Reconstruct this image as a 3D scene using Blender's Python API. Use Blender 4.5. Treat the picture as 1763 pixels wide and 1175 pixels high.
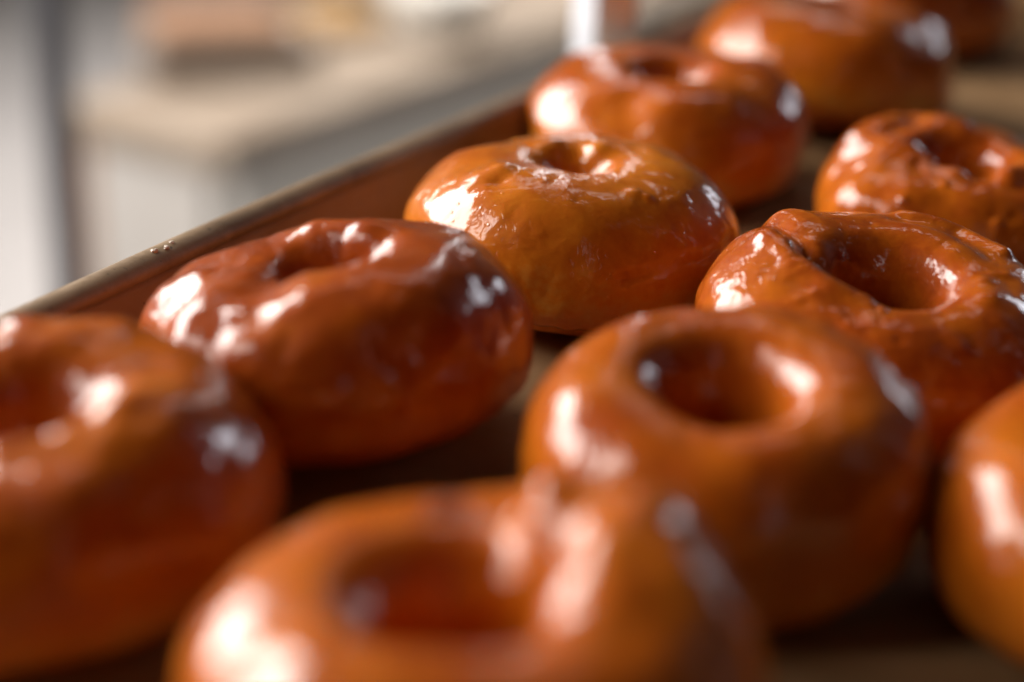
import bpy, math, random
import numpy as np
from mathutils import Vector, Matrix

R = math.radians
sc = bpy.context.scene
for o in list(bpy.data.objects):
    bpy.data.objects.remove(o)

# ---------------------------------------------------------------- camera
PITCH, ROLL, CAM_H, FPX = 23.0, 2.0, 0.18, 3100.0
cam_d = bpy.data.cameras.new('camera')
cam = bpy.data.objects.new('camera', cam_d)
sc.collection.objects.link(cam)
sc.camera = cam
cam_d.sensor_width = 36.0
cam_d.lens = FPX / 1763 * 36.0
cam_d.clip_start = 0.01
cam_d.clip_end = 60
_f = Vector((0, math.cos(R(PITCH)), -math.sin(R(PITCH))))
_r = Vector((1, 0, 0))
_u = _r.cross(_f)
_r2 = _r * math.cos(R(ROLL)) + _u * math.sin(R(ROLL))
_u2 = -_r * math.sin(R(ROLL)) + _u * math.cos(R(ROLL))
m = Matrix((_r2, _u2, -_f)).transposed().to_4x4()
m.translation = Vector((0, 0, CAM_H))
cam.matrix_world = m
cam_d.dof.use_dof = True
cam_d.dof.focus_distance = 0.435
cam_d.dof.aperture_fstop = 3.5
cam_d.dof.aperture_blades = 0

# ---------------------------------------------------------------- world, lamps, exposure
w = bpy.data.worlds.new('World')
sc.world = w
w.use_nodes = True
w.node_tree.nodes['Background'].inputs[0].default_value = (0.62, 0.5, 0.38, 1)
w.node_tree.nodes['Background'].inputs[1].default_value = 0.012
sc.view_settings.view_transform = 'Standard'
sc.view_settings.look = 'None'
sc.view_settings.exposure = 0.0
sc.view_settings.gamma = 1.0
sc.view_settings.use_curve_mapping = False

FOC = Vector((0.02, 0.45, 0.03))
def area(name, az, el, dist, sx, sy, power, col, aim=FOC):
    """a window or added fill lamp, placed as seen from the tray; azimuth measured from straight ahead, positive to the right"""
    d = Vector((math.sin(R(az)) * math.cos(R(el)), math.cos(R(az)) * math.cos(R(el)), math.sin(R(el))))
    l = bpy.data.lights.new(name, 'AREA')
    l.shape = 'RECTANGLE'; l.size = sx; l.size_y = sy
    l.energy = power; l.color = col
    o = bpy.data.objects.new(name, l)
    sc.collection.objects.link(o)
    o.location = aim + d * dist
    o.rotation_euler = (-d).to_track_quat('-Z', 'Y').to_euler()
    return o
area('side_window_light', -104, 36, 1.6, 0.30, 0.60, 6.5, (1.0, 0.92, 0.84))
area('window_light', -62, 23, 1.7, 1.45, 0.90, 70, (1.0, 0.95, 0.90))
area('far_window_light', 42, 16, 1.9, 0.50, 0.22, 2.6, (0.88, 0.91, 1.0))
fill = area('kitchen_fill_light', 0, 88, 2.2, 2.0, 2.6, 58, (1.0, 0.96, 0.93), Vector((-0.35, 3.1, -0.6)))  # added lamp above the view, brightens the counter and room behind
fill.data.spread = R(95)

sc.cycles.max_bounces = 8
sc.cycles.use_denoising = True
sc.cycles.sample_clamp_indirect = 6

# ---------------------------------------------------------------- helpers
def link(name, me, mat=None, parent=None):
    o = bpy.data.objects.new(name, me)
    sc.collection.objects.link(o)
    if mat is not None:
        me.materials.append(mat)
    if parent is not None:
        o.parent = parent
    return o

def tag(o, label=None, cat=None, group=None, kind=None):
    if label: o['label'] = label
    if cat: o['category'] = cat
    if group: o['group'] = group
    if kind: o['kind'] = kind
    return o

def empty(name, loc=(0, 0, 0), rz=0.0):
    o = bpy.data.objects.new(name, None)
    o.empty_display_size = 0.02
    sc.collection.objects.link(o)
    o.location = loc
    o.rotation_euler = (0, 0, rz)
    return o

def mesh_np(name, V, F, smooth=True):
    me = bpy.data.meshes.new(name)
    V = np.asarray(V, np.float32)
    F = np.asarray(F, np.int32)
    me.vertices.add(len(V)); me.vertices.foreach_set('co', V.ravel())
    me.loops.add(F.size); me.loops.foreach_set('vertex_index', F.ravel())
    me.polygons.add(len(F))
    me.polygons.foreach_set('loop_start', np.arange(0, F.size, F.shape[1], dtype=np.int32))
    me.polygons.foreach_set('loop_total', np.full(len(F), F.shape[1], np.int32))
    me.polygons.foreach_set('use_smooth', np.full(len(F), smooth))
    me.update(); me.validate()
    return me

def box(name, c, s, mat, parent=None, bevel=0.004, rz=0.0):
    """bevelled box, c = centre, s = full sizes"""
    import bmesh
    bm = bmesh.new()
    bmesh.ops.create_cube(bm, size=1.0)
    bmesh.ops.scale(bm, vec=s, verts=bm.verts)
    if bevel:
        bmesh.ops.bevel(bm, geom=bm.edges[:], offset=min(bevel, min(s) * .45), segments=3, affect='EDGES', profile=.6)
    if rz:
        bmesh.ops.rotate(bm, cent=(0, 0, 0), matrix=Matrix.Rotation(rz, 3, 'Z'), verts=bm.verts)
    bmesh.ops.translate(bm, vec=c, verts=bm.verts)
    me = bpy.data.meshes.new(name); bm.to_mesh(me); bm.free()
    return link(name, me, mat, parent)

# numpy gradient noise -------------------------------------------------------
_rs = np.random.RandomState(7)
_perm = _rs.permutation(256); _perm = np.concatenate([_perm, _perm, _perm])
_g = _rs.normal(size=(256, 3)); _g /= np.linalg.norm(_g, axis=1)[:, None]
def perlin(P):
    i = np.floor(P).astype(int); f = P - i; i &= 255
    u = f * f * f * (f * (f * 6 - 15) + 10)
    out = 0
    for dx in (0, 1):
        for dy in (0, 1):
            for dz in (0, 1):
                h = _perm[_perm[_perm[(i[..., 0] + dx) & 255] + ((i[..., 1] + dy) & 255)] + ((i[..., 2] + dz) & 255)]
                g = _g[h]
                d = (g * (f - np.array([dx, dy, dz]))).sum(-1)
                wx = u[..., 0] if dx else 1 - u[..., 0]
                wy = u[..., 1] if dy else 1 - u[..., 1]
                wz = u[..., 2] if dz else 1 - u[..., 2]
                out = out + d * wx * wy * wz
    return out * 1.5
def sstep(a, b, x):
    t = np.clip((x - a) / (b - a), 0, 1)
    return t * t * (3 - 2 * t)

# ---------------------------------------------------------------- materials
def new_mat(name):
    mt = bpy.data.materials.new(name); mt.use_nodes = True
    nt = mt.node_tree
    return mt, nt, nt.nodes['Principled BSDF']

def N(nt, t, **kw):
    n = nt.nodes.new(t)
    for k, v in kw.items():
        setattr(n, k, v)
    return n

def ramp(nt, stops, interp='LINEAR'):
    n = nt.nodes.new('ShaderNodeValToRGB')
    n.color_ramp.interpolation = interp
    el = n.color_ramp.elements
    while len(el) < len(stops): el.new(0.5)
    for e, (p, c) in zip(el, stops):
        e.position = p; e.color = (*c, 1) if len(c) == 3 else c
    return n

def noise(nt, scale, detail=4, rough=.55, dist=0.0, vec=None):
    n = nt.nodes.new('ShaderNodeTexNoise')
    n.inputs['Scale'].default_value = scale
    n.inputs['Detail'].default_value = detail
    n.inputs['Roughness'].default_value = rough
    n.inputs['Distortion'].default_value = dist
    if vec is not None: nt.links.new(vec, n.inputs['Vector'])
    return n

def donut_material(name, glazed):
    mt, nt, b = new_mat(name)
    L = nt.links.new
    co = N(nt, 'ShaderNodeTexCoord').outputs['Object']
    at = N(nt, 'ShaderNodeAttribute', attribute_name='bake')
    n1 = noise(nt, 95, 5, .6, .6, co)      # mottled frying colour
    n2 = noise(nt, 420, 3, .6, .2, co)     # fine crumb
    mp = N(nt, 'ShaderNodeMath', operation='MULTIPLY_ADD'); mp.inputs[1].default_value = .44; mp.inputs[2].default_value = -.22
    L(n1.outputs['Fac'], mp.inputs[0])
    mp2 = N(nt, 'ShaderNodeMath', operation='MULTIPLY_ADD'); mp2.inputs[1].default_value = .30; mp2.inputs[2].default_value = -.15
    L(n2.outputs['Fac'], mp2.inputs[0])
    a1 = N(nt, 'ShaderNodeMath', operation='ADD'); L(at.outputs['Fac'], a1.inputs[0]); L(mp.outputs[0], a1.inputs[1])
    a2 = N(nt, 'ShaderNodeMath', operation='ADD'); L(a1.outputs[0], a2.inputs[0]); L(mp2.outputs[0], a2.inputs[1])
    cr = ramp(nt, [(0.0, (.66, .33, .060)), (.22, (.64, .185, .011)), (.45, (.52, .120, .006)),
                   (.68, (.37, .064, .005)), (1.0, (.17, .022, .003))])
    L(a2.outputs[0], cr.inputs[0])
    L(cr.outputs['Color'], b.inputs['Base Color'])
    b.inputs['Subsurface Weight'].default_value = .14
    b.inputs['Subsurface Radius'].default_value = (1.0, .45, .15)
    b.inputs['Subsurface Scale'].default_value = .008
    # bumps: fine wrinkles, tiny bubbles under the glaze
    w1 = noise(nt, 190, 2, .5, 1.0, co)
    vo = N(nt, 'ShaderNodeTexVoronoi'); vo.inputs['Scale'].default_value = 330; L(co, vo.inputs['Vector'])
    vr = ramp(nt, [(0.0, (1, 1, 1)), (.16, (0, 0, 0))])
    L(vo.outputs['Distance'], vr.inputs[0])
    msk = noise(nt, 60, 2, .5, 0, co)
    mr = ramp(nt, [(.52, (0, 0, 0)), (.68, (1, 1, 1))]); L(msk.outputs['Fac'], mr.inputs[0])
    mm = N(nt, 'ShaderNodeMath', operation='MULTIPLY'); L(vr.outputs['Color'], mm.inputs[0]); L(mr.outputs['Color'], mm.inputs[1])
    bp1 = N(nt, 'ShaderNodeBump'); bp1.inputs['Distance'].default_value = .0007; bp1.inputs['Strength'].default_value = .22 if glazed else .8
    L(w1.outputs['Fac'], bp1.inputs['Height'])
    bp2 = N(nt, 'ShaderNodeBump'); bp2.inputs['Distance'].default_value = .0005; bp2.inputs['Strength'].default_value = .5
    L(mm.outputs[0], bp2.inputs['Height']); L(bp1.outputs[0], bp2.inputs['Normal'])
    L(bp2.outputs[0], b.inputs['Normal'])
    b.inputs['Roughness'].default_value = .42 if glazed else .62
    b.inputs['Specular IOR Level'].default_value = .06
    if glazed:
        # set sugar glaze: clear glossy coat, cloudier in patches
        pr = noise(nt, 130, 4, .6, .5, co)
        rr = ramp(nt, [(.35, (.05,) * 3), (.62, (.10,) * 3), (.8, (.16,) * 3)])
        L(pr.outputs['Fac'], rr.inputs[0])
        b.inputs['Coat Weight'].default_value = 1.0
        b.inputs['Coat IOR'].default_value = 1.48
        L(rr.outputs['Color'], b.inputs['Coat Roughness'])
        # crinkled sugar skin in patches: fine stretched wrinkles that break the reflections up
        mpg = N(nt, 'ShaderNodeMapping'); mpg.inputs['Scale'].default_value = (1.0, .45, .8); mpg.inputs['Rotation'].default_value = (.3, .5, .9)
        L(co, mpg.inputs['Vector'])
        k1 = noise(nt, 360, 2, .5, 1.4, mpg.outputs[0])
        k2 = noise(nt, 75, 3, .55, .4, co)
        kr = ramp(nt, [(.40, (.06,) * 3), (.62, (1,) * 3)]); L(k2.outputs['Fac'], kr.inputs[0])
        km = N(nt, 'ShaderNodeMath', operation='MULTIPLY'); L(k1.outputs['Fac'], km.inputs[0]); L(kr.outputs['Color'], km.inputs[1])
        k0 = N(nt, 'ShaderNodeBump'); k0.inputs['Distance'].default_value = .0009; k0.inputs['Strength'].default_value = .34
        L(km.outputs[0], k0.inputs['Height'])
        cb = N(nt, 'ShaderNodeBump'); cb.inputs['Distance'].default_value = .0007; cb.inputs['Strength'].default_value = .34
        L(w1.outputs['Fac'], cb.inputs['Height']); L(k0.outputs[0], cb.inputs['Normal'])
        cb2 = N(nt, 'ShaderNodeBump'); cb2.inputs['Distance'].default_value = .0006; cb2.inputs['Strength'].default_value = .6
        L(mm.outputs[0], cb2.inputs['Height']); L(cb.outputs[0], cb2.inputs['Normal'])
        L(cb2.outputs[0], b.inputs['Coat Normal'])
    else:
        b.inputs['Coat Weight'].default_value = .35
        b.inputs['Coat Roughness'].default_value = .3
    return mt
M_GLAZE = donut_material('sugar_glaze', True)
M_DOUGH = donut_material('fried_dough', False)

def metal(name, c1, c2, rough, metallic=1.0, scale=30, pits=0.0):
    mt, nt, b = new_mat(name)
    L = nt.links.new
    co = N(nt, 'ShaderNodeTexCoord').outputs['Object']
    n1 = noise(nt, scale, 6, .62, .4, co)
    cr = ramp(nt, [(.32, c1), (.7, c2)]); L(n1.outputs['Fac'], cr.inputs[0])
    out = cr.outputs['Color']
    n2 = noise(nt, scale * 9, 4, .6, 0, co)
    if pits:
        pr = ramp(nt, [(.28, (0, 0, 0)), (.36, (1, 1, 1))]); L(n2.outputs['Fac'], pr.inputs[0])
        mx = N(nt, 'ShaderNodeMix', data_type='RGBA', blend_type='MULTIPLY'); mx.inputs[0].default_value = pits
        L(out, mx.inputs[6]); L(pr.outputs['Color'], mx.inputs[7]); out = mx.outputs[2]
    L(out, b.inputs['Base Color'])
    b.inputs['Metallic'].default_value = metallic
    rr = ramp(nt, [(.3, (rough * .75,) * 3), (.7, (min(1, rough * 1.3),) * 3)]); L(n2.outputs['Fac'], rr.inputs[0])
    L(rr.outputs['Color'], b.inputs['Roughness'])
    bp = N(nt, 'ShaderNodeBump'); bp.inputs['Distance'].default_value = .0004; bp.inputs['Strength'].default_value = .35
    L(n2.outputs['Fac'], bp.inputs['Height']); L(bp.outputs[0], b.inputs['Normal'])
    return mt

def plain(name, c1, c2, rough=.6, scale=6, bump=.2, bd=.001):
    mt, nt, b = new_mat(name)
    L = nt.links.new
    co = N(nt, 'ShaderNodeTexCoord').outputs['Object']
    n1 = noise(nt, scale, 6, .6, .3, co)
    cr = ramp(nt, [(.3, c1), (.7, c2)]); L(n1.outputs['Fac'], cr.inputs[0])
    L(cr.outputs['Color'], b.inputs['Base Color'])
    b.inputs['Roughness'].default_value = rough
    bp = N(nt, 'ShaderNodeBump'); bp.inputs['Distance'].default_value = bd; bp.inputs['Strength'].default_value = bump
    L(n1.outputs['Fac'], bp.inputs['Height']); L(bp.outputs[0], b.inputs['Normal'])
    return mt

M_PAN_SPEC = .12
M_RIM = metal('worn_pan_metal', (.15, .09, .045), (.33, .22, .125), .50, .2, scale=38, pits=.85)
M_PAN = metal('baked_pan_metal', (.27, .15, .062), (.36, .215, .105), .6, .0, 22, .5)
M_PAN.node_tree.nodes['Principled BSDF'].inputs['Specular IOR Level'].default_value = M_PAN_SPEC
M_POST = metal('pale_steel', (.82, .84, .90), (.88, .90, .95), .45, .5, 12)
M_POLE = metal('dark_grey_steel', (.15, .15, .17), (.22, .22, .24), .4, .5, 12)
M_FLOOR = plain('pale_floor', (.43, .40, .385), (.52, .49, .47), .5, 3)
M_WALL = plain('cream_wall', (.66, .61, .55), (.72, .68, .62), .8, 2)
M_TABLETOP = plain('pale_wood', (.24, .18, .13), (.37, .30, .235), .45, 8)
M_GREY = plain('grey_green_panel', (.74, .72, .66), (.80, .78, .73), .5, 4)
M_BEIGE = plain('beige_panel', (.47, .44, .41), (.55, .52, .49), .5, 4)
M_CARD = plain('brown_card', (.26, .13, .07), (.36, .20, .11), .7, 10)
M_GREYBOX = plain('grey_brown_plastic', (.28, .22, .18), (.36, .30, .25), .5, 10)
M_BREAD = plain('bread_crust', (.34, .18, .06), (.48, .30, .12), .6, 20, .5, .004)
M_WHITE = plain('white_plastic', (.78, .76, .70), (.84, .82, .78), .4, 5)
M_CRUMB = plain('sugar_crumb', (.62, .48, .36), (.78, .7, .62), .4, 300)

#@@DONUT
# ---------------------------------------------------------------- donuts
def profile(ph, hole=(.2, .52)):
    """cross-section: radial fraction 0..1 of the outer radius and height fraction 0..1;
    hole = (radius of the hole, radius of the crest)"""
    h0, rc = hole
    c, s = np.cos(ph), np.sin(ph)
    se = lambda v, e: np.sign(v) * np.abs(v) ** e
    rr = np.where(c >= 0, rc + (1 - rc) * se(c, .92) * (1 - .05 * s), rc + (rc - h0) * se(c, .80))
    zz = np.where(s > 0, .46 + .54 * se(s, .95), .46 + .46 * se(s, .62))
    return rr, zz

def donut_surface(D, h, nt_, np_, seed, hole=(.2, .52), feats=(), lump=1.0, rough=1.0, squash=(0, 0)):
    th = np.linspace(0, 2 * np.pi, nt_, endpoint=False)
    ph = np.linspace(-np.pi / 2, 1.5 * np.pi, np_, endpoint=False)
    TH, PH = np.meshgrid(th, ph, indexing='ij')
    rr, zz = profile(PH, hole)
    Ro = D / 2
    ell = 1 + squash[0] * np.cos(2 * (TH - squash[1]))
    X = Ro * rr * ell * np.cos(TH); Y = Ro * rr * ell * np.sin(TH); Z = h * zz
    P = np.stack([X, Y, Z], -1)
    def normals(P):
        dt = np.roll(P, -1, 0) - np.roll(P, 1, 0); dp = np.roll(P, -1, 1) - np.roll(P, 1, 1)
        n = np.cross(dt, dp); n /= np.linalg.norm(n, axis=-1)[..., None] + 1e-12
        return n
    n = normals(P)
    s = seed * 17.31
    if lump or rough:
        up = sstep(.05, .4, zz)
        d = lump * .0030 * perlin(P * 26 + s) + lump * .0013 * perlin(P * 62 + s + 5)
        P = P + n * (d * (.35 + .65 * up))[..., None]
        n = normals(P)
        wob = np.stack([perlin(P * 90 + s + 40), perlin(P * 90 + s + 60), perlin(P * 90 + s + 80)], -1) * .004
        q = P + wob
        msk = sstep(-.15, .4, perlin(P * 45 + s + 99))
        d2 = rough * (.00040 * perlin(q * 140 + s) + .00030 * msk * (.3 - np.abs(perlin(q * 210 + s + 3))) * .9
                      + .00009 * msk * perlin(q * 480 + s))
        P = P + n * d2[..., None]
        n = normals(P)
    base = P.copy()
    wv = 1 + .35 * perlin(base * 120 + s + 7)
    feats = list(feats)
    rn = random.Random(seed * 31 + 5)
    if rough > .45:
        for _ in range(9):             # thin runs and wrinkles in the set glaze
            t0, f0 = rn.uniform(0, 360), rn.uniform(0, 110)
            dt, df = rn.uniform(-22, 22), rn.uniform(-28, 28)
            feats.append(([(t0, f0), (t0 + dt * .5, f0 + df * .6 + rn.uniform(-6, 6)), (t0 + dt, f0 + df)],
                          rn.uniform(.0009, .0016), rn.uniform(-.00040, .00045) * rough))
        for _ in range(26):            # small blisters and dimples
            t0 = rn.choice((rn.uniform(180, 360), rn.uniform(0, 360)))
            feats.append(([(t0, rn.uniform(0, 105))], rn.uniform(.0008, .0022), rn.uniform(-.0004, .0008) * rough))
    for pts, width, amp, *rest in feats:
        # a bump (one point), a ridge or a crease (several) on the surface, points as (theta, phi) in degrees
        pp = []
        for t, f in pts:
            i = int(round(t / 360 * nt_)) % nt_; j = int(round((f + 90) / 360 * np_)) % np_
            pp.append(base[i, j])
        dist = None
        if len(pp) == 1:
            dist = np.linalg.norm(base - pp[0], axis=-1)
        for a, b_ in zip(pp[:-1], pp[1:]):
            ab = b_ - a; t = np.clip(((base - a) @ ab) / (ab @ ab + 1e-12), 0, 1)
            dd = np.linalg.norm(base - (a + t[..., None] * ab), axis=-1)
            dist = dd if dist is None else np.minimum(dist, dd)
        dist = dist * wv
        wgt = np.exp(-(dist / width) ** 2)
        if rest:                       # explicit push direction
            P = P + wgt[..., None] * amp * np.array(rest[0])
        else:
            P = P + n * (wgt * amp)[..., None]
    return P, normals(P), zz, TH, PH

def tilt_matrix(tx, ty):
    return np.array(Matrix.Rotation(R(tx), 3, 'X') @ Matrix.Rotation(R(ty), 3, 'Y'))

def grid_faces(nt_, np_, keep=None):
    i, j = np.meshgrid(np.arange(nt_), np.arange(np_), indexing='ij')
    i2, j2 = (i + 1) % nt_, (j + 1) % np_
    F = np.stack([i * np_ + j, i2 * np_ + j, i2 * np_ + j2, i * np_ + j2], -1).reshape(-1, 4)
    if keep is not None:
        F = F[keep[F].all(1)]
    return F

def add_attr(me, vals):
    at = me.attributes.new('bake', 'FLOAT', 'POINT')
    at.data.foreach_set('value', np.asarray(vals, np.float32).ravel())

def make_donut(x, y, D, h, seed, label, tilt=(0, 0), bake=.5, pale=.35, hole=(.2, .52), feats=(), lump=1.0, rough=1.0,
               squash=(0, 0), res=(300, 150), bakefeats=()):
    nt_, np_ = res
    P, n, zz, TH, PH = donut_surface(D, h, nt_, np_, seed, hole, feats, lump, rough, squash)
    s = seed * 9.7
    # frying colour: brown faces, a paler proof line round the lower waist, mottled; separately, darker inside the hole
    band = np.exp(-((zz - .30 - .06 * perlin(P * 30 + s)) / .14) ** 2) * (np.cos(PH) > -.3)
    bk = bake + .12 * perlin(P * 40 + s + 2) + .10 * sstep(.55, .95, zz) + .06 * (np.cos(PH) < 0) * sstep(.1, .6, -np.cos(PH)) + .08 * perlin(P * 110 + s + 9) - pale * band
    for (t_, f_, wd_, am_) in bakefeats:
        i = int(round(t_ / 360 * nt_)) % nt_; j = int(round((f_ + 90) / 360 * np_)) % np_
        dd_ = np.linalg.norm(P - P[i, j], axis=-1) * (1 + .4 * perlin(P * 150 + s))
        bk = bk + am_ * np.exp(-(dd_ / wd_) ** 4)
    bk = bk - .10 * sstep(.75, 1, zz) * perlin(P * 70 + s + 31)
    Rm = tilt_matrix(*tilt)
    P2 = P @ Rm.T; n2 = n @ Rm.T
    zmin = P2[..., 2].min()
    P2[..., 2] -= zmin - .0008
    # lower contact settles flat on the sheet
    lo = P2[..., 2] < .0022
    P2[..., 2] = np.where(lo, .0008 + (P2[..., 2] - .0008) * .5, P2[..., 2])
    root = empty('glazed_donut', (x, y, BASE_Z))
    tag(root, label, 'donut', 'glazed donuts on the tray')
    me = mesh_np('dough', P2.reshape(-1, 3), grid_faces(nt_, np_))
    add_attr(me, np.clip(bk, 0, 1))
    link('dough', me, M_DOUGH, root)
    # the glaze: a skin over top, hole and flanks that ends in an uneven edge low on the side
    edge = .16 + .10 * perlin(np.stack([np.cos(TH) * 2.1, np.sin(TH) * 2.1, np.cos(PH) * .6 + s], -1)) \
        + .05 * perlin(np.stack([np.cos(TH) * 7, np.sin(TH) * 7, np.cos(PH) + s], -1))
    th_ = .00045 * sstep(-.005, .05, zz - edge) - .0003 * (1 - sstep(-.03, .0, zz - edge))
    bead = .0003 * np.exp(-((zz - edge - .03) / .02) ** 2)
    G = P2 + n2 * (th_ + bead)[..., None]
    keep = ((zz - edge) > -.03).ravel()
    F = grid_faces(nt_, np_, keep)
    used = np.unique(F); remap = np.full(nt_ * np_, -1); remap[used] = np.arange(len(used))
    me = mesh_np('glaze', G.reshape(-1, 3)[used], remap[F])
    add_attr(me, np.clip(bk.ravel()[used], 0, 1))
    link('glaze', me, M_GLAZE, root)
    return root

#@@SPECS
SPECS = {
 # tilt(x,y) in degrees, hole fraction, frying colour, and hand-placed bumps, ridges and creases
 'A1': dict(seed=1, tilt=(4, -2), hole=(0.2, 0.52), bake=.44, pale=.25, lump=1.1, rough=.8, feats=[
        ([(300, 60), (340, 75), (10, 95)], .007, .0018), ([(250, 80)], .010, -.002), ([(240, 108), (275, 110), (310, 106), (340, 100)], .005, .0024), ([(105, 70)], .006, .0022), ([(70, 66)], .005, .0018)]),
 'A2': dict(seed=2, tilt=(-4, -8), hole=(0.14, 0.46), bake=.60, pale=.28, lump=.8, rough=.8, feats=[
        ([(100, 100), (62, 110)], .006, .0030), ([(186, -2)], .007, .0065), ([(170, 20)], .014, .0030), ([(150, 65), (200, 60)], .018, -.0022, (0, 0, 1)), ([(200, 35), (190, 20)], .007, -.0022),
        ([(225, 40), (215, 65)], .005, .0018), ([(250, 62), (235, 95)], .006, -.0016), ([(40, 105)], .005, .0022),
        ([(205, 10), (228, 8)], .004, -.0016)]),
 'A3': dict(seed=3, tilt=(-2, 2), hole=(0.05, 0.37), bake=.27, pale=.12, lump=.7, rough=.6, pale_spots=[(50, 118, .005, -.16)], feats=[
        ([(222, 68)], .0035, .0014), ([(228, 60)], .003, -.0012), ([(212, 60), (218, 75)], .003, .0009),
        ([(300, 66)], .002, .0008), ([(304, 60)], .0016, .0008),  ([(55, 110)], .004, .0022), ([(125, 100)], .004, .0012),
        ([(285, 5), (318, 12), (340, 16)], .0014, -.0008)]),
 'A4': dict(seed=4, tilt=(2, 0), hole=(0.13, 0.47), bake=.46, pale=.35, lump=.9, rough=.5, pale_spots=[(200, -15, .012, -.3)], feats=[
        ([(240, 60), (250, 10)], .008, -.0016), ([(20, 70)], .006, .0016)]),
 'A5': dict(seed=5, tilt=(-5, 4), hole=(0.12, 0.46), bake=.44, pale=.3, lump=.8, rough=.4, feats=[
        ([(330, 70), (350, 50)], .005, .0016)]),
 'A6': dict(seed=6, tilt=(0, 0), hole=(0.14, 0.5), bake=.62, pale=.2, lump=.8, rough=.4, feats=[]),
 'B1': dict(seed=7, tilt=(3, -4), hole=(.30, .60), bake=.40, pale=.1, lump=.7, rough=.35, feats=[
        ([(100, 80), (140, 75), (175, 70)], .018, -.0050, (0, 0, 1)), ([(80, 75), (78, 110)], .007, -.0060),
        ([(62, 95)], .0065, .0050), ([(48, 55), (42, 95), (28, 130)], .0055, -.0012),
        ([(36, 45), (24, 85), (5, 112), (340, 130)], .0075, .0044), ([(350, 60)], .012, .002)]),
 'B2': dict(seed=8, tilt=(8, 0), hole=(0.27, 0.56), bake=.46, pale=.24, lump=.6, rough=.5, feats=[
        ([(5, 50), (30, 58), (55, 58), (78, 55)], .0022, .0013), ([(350, 45), (8, 36)], .004, .0014), ([(40, 60), (10, 55)], .003, -.0010)]),
 'B3': dict(seed=9, tilt=(9, 3), hole=(0.26, 0.52), bake=.52, pale=.1, lump=.8, rough=.9, feats=[
        ([(160, 70), (185, 88), (210, 105), (235, 120)], .0045, .0028), ([(140, 62), (170, 98), (200, 125)], .0035, -.0018),
        ([(128, 50)], .006, .0012), ([(136, 40)], .004, -.0014), ([(75, 60), (50, 55), (25, 60)], .0022, .0018),
        ([(75, 75), (45, 72), (20, 78)], .0025, -.0009), ([(330, 85)], .004, .0012)]),
 'B4': dict(seed=10, tilt=(8, 0), hole=(0.22, 0.5), bake=.50, pale=.1, lump=1.3, rough=1.2, feats=[
        ([(160, 60), (190, 110), (250, 120)], .004, .003), ([(110, 70), (150, 80)], .004, -.003), ([(90, 80)], .006, .0008),
        ([(300, 95), (340, 85)], .004, .0025)]),
 'C1': dict(seed=11, tilt=(4, 0), hole=(0.24, 0.58), bake=.42, pale=.1, lump=.6, rough=.3, feats=[]),
}

# x, y on the tray, diameter, height (metres)
POS = {
 'A1': (-.0885, .3017, .0910, .0360), 'A2': (-.0362, .3655, .0850, .0385), 'A3': (.0145, .4503, .0872, .0396),
 'A4': (.0480, .5600, .0885, .0375), 'A5': (.1090, .6400, .0930, .0400), 'A6': (.1600, .7650, .0932, .0401),
 'B1': (-.0033, .2380, .0895, .0380), 'B2': (.0424, .3200, .0788, .0365), 'B3': (.0850, .3935, .0830, .0310),
 'B4': (.1270, .5000, .0790, .0290), 'C1': (.1215, .3, .0825, .0345)}

# ---------------------------------------------------------------- tray
TRAY_A = R(28.9)
TU = Vector((math.sin(TRAY_A), math.cos(TRAY_A), 0)); TV = Vector((TU.y, -TU.x, 0))
TP = Vector((-.1135, .3665, 0))           # a point on the outer edge of the near long rim
U0, U1, TW = -.15, .55, .47
BASE_Z = 0.0

def sweep_rect(prof, L, W, rc=.022, nseg=10, nside=60):
    """profile (outward offset, z) swept round a rounded rectangle L x W centred on the origin"""
    path = []
    hx, hy = L / 2 - rc, W / 2 - rc
    for (cx, cy, a0) in ((hx, hy, 0), (-hx, hy, 90), (-hx, -hy, 180), (hx, -hy, 270)):
        for k in range(nseg + 1):
            a = R(a0 + 90 * k / nseg)
            path.append((cx, cy, math.cos(a), math.sin(a)))
    # subdivide straight runs
    full = []
    for i, p in enumerate(path):
        full.append(p)
        q = path[(i + 1) % len(path)]
        if abs(p[2] - q[2]) < 1e-6 and abs(p[3] - q[3]) < 1e-6:
            for k in range(1, nside):
                t = k / nside
                full.append((p[0] + (q[0] - p[0]) * t, p[1] + (q[1] - p[1]) * t, p[2], p[3]))
    V = []
    for (cx, cy, nx, ny) in full:
        for (o, z) in prof:
            wob = .0004 * math.sin(cx * 41 + cy * 23) + .0003 * math.sin(cx * 97 + 1)
            V.append((cx + nx * (rc + o + wob), cy + ny * (rc + o + wob), z + wob * .8))
    n, k = len(full), len(prof)
    F = []
    for i in range(n):
        for j in range(k - 1):
            F.append((i * k + j, ((i + 1) % n) * k + j, ((i + 1) % n) * k + j + 1, i * k + j + 1))
    return V, F, full

tray_c = TP + TU * ((U0 + U1) / 2) + TV * (TW / 2)
tray = empty('baking_tray', tray_c, -TRAY_A)       # local +y runs along the tray, +x across it
tag(tray, 'worn bronze coloured metal tray that the glazed donuts stand on', 'tray')
Wd, Ln = TW - .008, U1 - U0 - .008                # across, along at the rim's inner edge
# wall + floor of the pan
prof = [(-.030, -.0004), (-.016, -.0002), (-.0125, .0006), (-.0105, .003), (-.0020, .0205), (-.0012, .0225)]
V, F, full = sweep_rect(prof, Wd, Ln)
k = len(prof)
# floor grid fan: inner loop to a subdivided sheet
n = len(full)
c_i = len(V); V.append((0, 0, -.0004))
me = bpy.data.meshes.new('pan')
me.from_pydata(V, [], F + [(c_i, ((i + 1) % n) * k, i * k) for i in range(n)])
for p in me.polygons: p.use_smooth = True
me.update()
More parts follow.
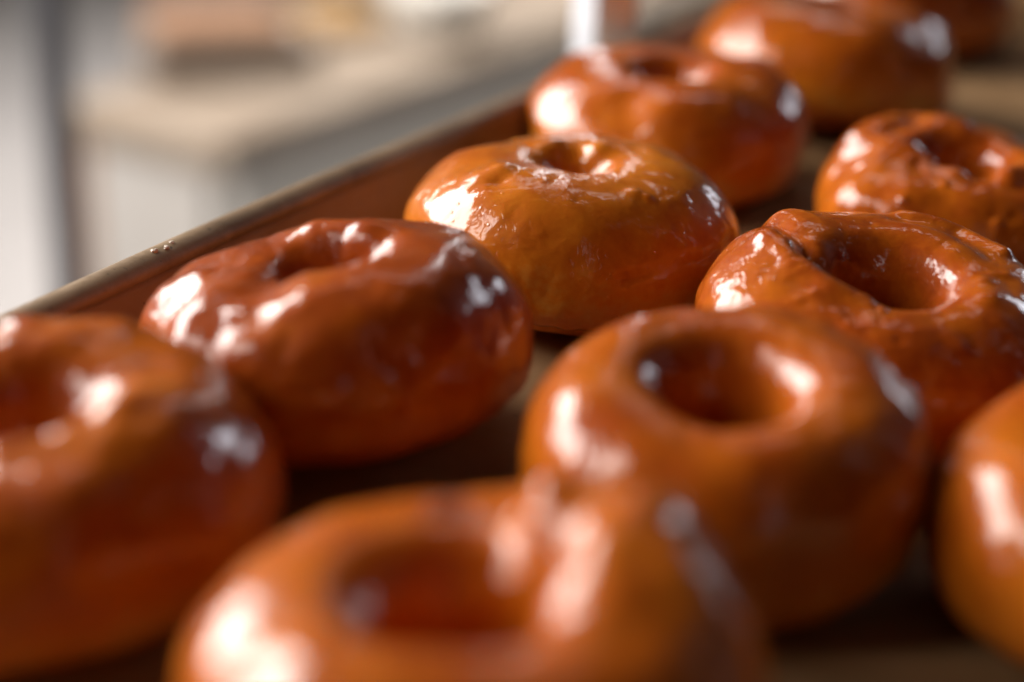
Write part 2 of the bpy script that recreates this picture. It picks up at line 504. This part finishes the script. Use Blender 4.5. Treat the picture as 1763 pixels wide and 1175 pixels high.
# underside so that the sheet has thickness
pan = link('pan', me, M_PAN, tray)
sm = pan.modifiers.new('thick', 'SOLIDIFY'); sm.thickness = .0012; sm.offset = 0
# rolled rim bead
rb = .0036
prof = [(-.0012 - .0002, .0218)]
for a in range(200, -100, -15):
    prof.append((.0026 + rb * 1.3 * math.cos(R(a)), .0232 + rb * math.sin(R(a)) * .95))
V, F, _ = sweep_rect(prof, Wd, Ln)
me = bpy.data.meshes.new('rolled_rim'); me.from_pydata(V, [], F)
for p in me.polygons: p.use_smooth = True
link('rolled_rim', me, M_RIM, tray)
for mesh_ob in tray.children:
    bmat = mesh_ob.data
    import bmesh
    bm = bmesh.new(); bm.from_mesh(bmat); bmesh.ops.recalc_face_normals(bm, faces=bm.faces); bm.to_mesh(bmat); bm.free()

# crumbs of set sugar on the rim
def crumb(loc, s, seed, label):
    rn = random.Random(seed)
    import bmesh
    bm = bmesh.new(); bmesh.ops.create_icosphere(bm, subdivisions=2, radius=s)
    for v in bm.verts:
        v.co *= 1 + rn.uniform(-.28, .28); v.co.z *= .6
    me = bpy.data.meshes.new('sugar_crumb'); bm.to_mesh(me); bm.free()
    o = link('sugar_crumb', me, M_CRUMB); o.location = loc
    tag(o, label, 'crumb', 'sugar crumbs on the tray rim')
for i, (u_, v_, s_) in enumerate(((.050, .0022, .0009), (.0535, .0030, .0007), (.057, .0018, .0006))):
    crumb(TP + TU * u_ + TV * v_ + Vector((0, 0, .0268)), s_, i,
          'tiny pale sugar crumb on the tray rim behind the reddish donut')

# ---------------------------------------------------------------- donuts in their rows
def donut(key, label):
    S = SPECS[key]; x, y, D, h = POS[key]
    make_donut(x, y, D, h, S['seed'], label, S['tilt'], S['bake'], S['pale'], S['hole'], S['feats'], S['lump'], S['rough'],
               S.get('squash', (0, 0)), S.get('res', (360, 180)), S.get('pale_spots', ()))
donut('A1', 'blurred amber donut cut by the left picture edge, nearest the tray rim')
donut('A2', 'dark reddish brown donut with lumpy left edge, next to the tray rim')
donut('A3', 'golden orange donut in sharp focus with bubbled glaze and narrow hole')
donut('A4', 'brown donut in front of the white steel post, touching the tray rim')
donut('A5', 'softly blurred donut behind the one at the steel post, long highlight on its right')
donut('A6', 'dark blurred donut at the top edge, farthest back on the tray')
donut('B1', 'large blurred amber donut with a dented top at the bottom edge')
donut('B2', 'round donut with wide dark hole, between the dented near one and the folded one')
donut('B3', 'brown donut with a folded ridge beside its wide hole, at the right edge')
donut('B4', 'crumpled donut behind the folded one, cut by the right edge')
donut('C1', 'blurred amber donut cut by the lower right edge, one big white highlight on its shoulder')

# ---------------------------------------------------------------- rack the tray sits in
rack = empty('tray_rack', TP + TU * .33 - TV * .018, -TRAY_A)
tag(rack, 'white steel rack upright standing behind the tray rim, with rails under the tray', 'rack')
for (x_, y_) in ((0, 0), (0, -.62), (TW + .036, 0), (TW + .036, -.62)):
    box('post', (x_, y_, -.05), (.018, .018, 1.9), M_POST, rack, .002, rz=R(55))
for x_ in (.021, TW + .015):
    box('rail', (x_, -.16, -.0065), (.02, 1.0, .008), M_POST, rack, .001)

# ---------------------------------------------------------------- the kitchen beyond, far out of focus
def sheet(name, x0, x1, y0, y1, z, mat):
    me = bpy.data.meshes.new(name)
    me.from_pydata([(x0, y0, z), (x1, y0, z), (x1, y1, z), (x0, y1, z)], [], [(0, 1, 2, 3)])
    return tag(link(name, me, mat), kind='structure')
sheet('floor', -6, 6, -3, 6.5, -1.0, M_FLOOR)
wl = box('wall', (0, 6.6, .4), (12, .12, 2.8), M_WALL, bevel=0); tag(wl, 'plain cream kitchen wall far behind the tray', 'wall')

CA = R(32.2)
CU = Vector((math.sin(CA), math.cos(CA), 0)); CV = Vector((CU.y, -CU.x, 0))
C0 = Vector((-.297, 1.742, -.35))
ct = empty('work_counter', (C0.x, C0.y, -1.0), -CA)   # local +y along the counter, -x its depth
tag(ct, 'pale wood topped work counter with grey side, blurred behind the tray', 'counter')
DEP, LEN = .21, 2.4
box('counter_top', (-DEP / 2, LEN / 2, .632), (DEP + .02, LEN + .02, .036), M_TABLETOP, ct, .004)
box('side_panel', (-.010, LEN / 2 + .01, .306), (.02, LEN - .02, .612), M_GREY, ct, .002)
box('end_panel', (-DEP / 2 - .0, .010, .306), (DEP - .044, .02, .612), M_BEIGE, ct, .002)
box('leg', (-DEP + .012, .012, .306), (.018, .024, .612), M_CARD, ct, .002)

def on_counter(u_, v_, z=0.0):
    return Vector((C0.x, C0.y, -.35)) + CU * u_ + CV * v_ + Vector((0, 0, z))

bx1 = empty('storage_box', on_counter(.19, -.16), -CA + R(52))
tag(bx1, 'low grey brown box with a reddish brown lid on the counter', 'box')
box('box_body', (0, 0, .0265), (.19, .11, .05), M_GREYBOX, bx1, .006)
box('lid', (-.012, 0, .062), (.15, .115, .018), M_CARD, bx1, .006)

def lathe(name, prof, mat, parent=None, n=40):
    V = []; F = []
    for i in range(n):
        a = 2 * math.pi * i / n
        for (r_, z_) in prof:
            V.append((r_ * math.cos(a), r_ * math.sin(a), z_))
    k = len(prof)
    for i in range(n):
        for j in range(k - 1):
            F.append((i * k + j, ((i + 1) % n) * k + j, ((i + 1) % n) * k + j + 1, i * k + j + 1))
    me = bpy.data.meshes.new(name); me.from_pydata(V, [], F)
    for p in me.polygons: p.use_smooth = True
    return link(name, me, mat, parent)

# a golden loaf
import bmesh
bm = bmesh.new(); bmesh.ops.create_icosphere(bm, subdivisions=4, radius=1)
for v in bm.verts:
    v.co.x *= .065; v.co.y *= .038; v.co.z = v.co.z * .030 * (1 if v.co.z > 0 else .5) + .015
    v.co += Vector((0, 0, .003 * math.sin(v.co.x * 160) * (v.co.z > .02)))
me = bpy.data.meshes.new('bread_loaf'); bm.to_mesh(me); bm.free()
for p in me.polygons: p.use_smooth = True
lf = link('bread_loaf', me, M_BREAD); lf.location = on_counter(.42, -.19, .0005); lf.rotation_euler = (0, 0, R(8))
tag(lf, 'golden brown loaf shape between the brown box and the white bowl', 'bread')

bw = lathe('mixing_bowl', [(0, 0), (.035, 0), (.052, .02), (.066, .055), (.070, .075), (.067, .076), (.062, .055),
                           (.048, .022), (.03, .006), (0, .005)], M_WHITE)
bw.location = on_counter(.50, -.09, .0005)
tag(bw, 'creamy white bowl on the counter edge beside the steel post', 'bowl')

# dark grey pole beyond the tray's left end
pl = empty('steel_pole', (-.345, 1.30, -1.0))
tag(pl, 'dark grey upright pole out of focus at the far left', 'pole')
lathe('pole_shaft', [(0, .012), (.0135, .012), (.0135, 1.9), (0, 1.9)], M_POLE, pl)
lathe('foot_plate', [(0, 0), (.05, 0), (.05, .010), (.0136, .014)], M_POLE, pl)
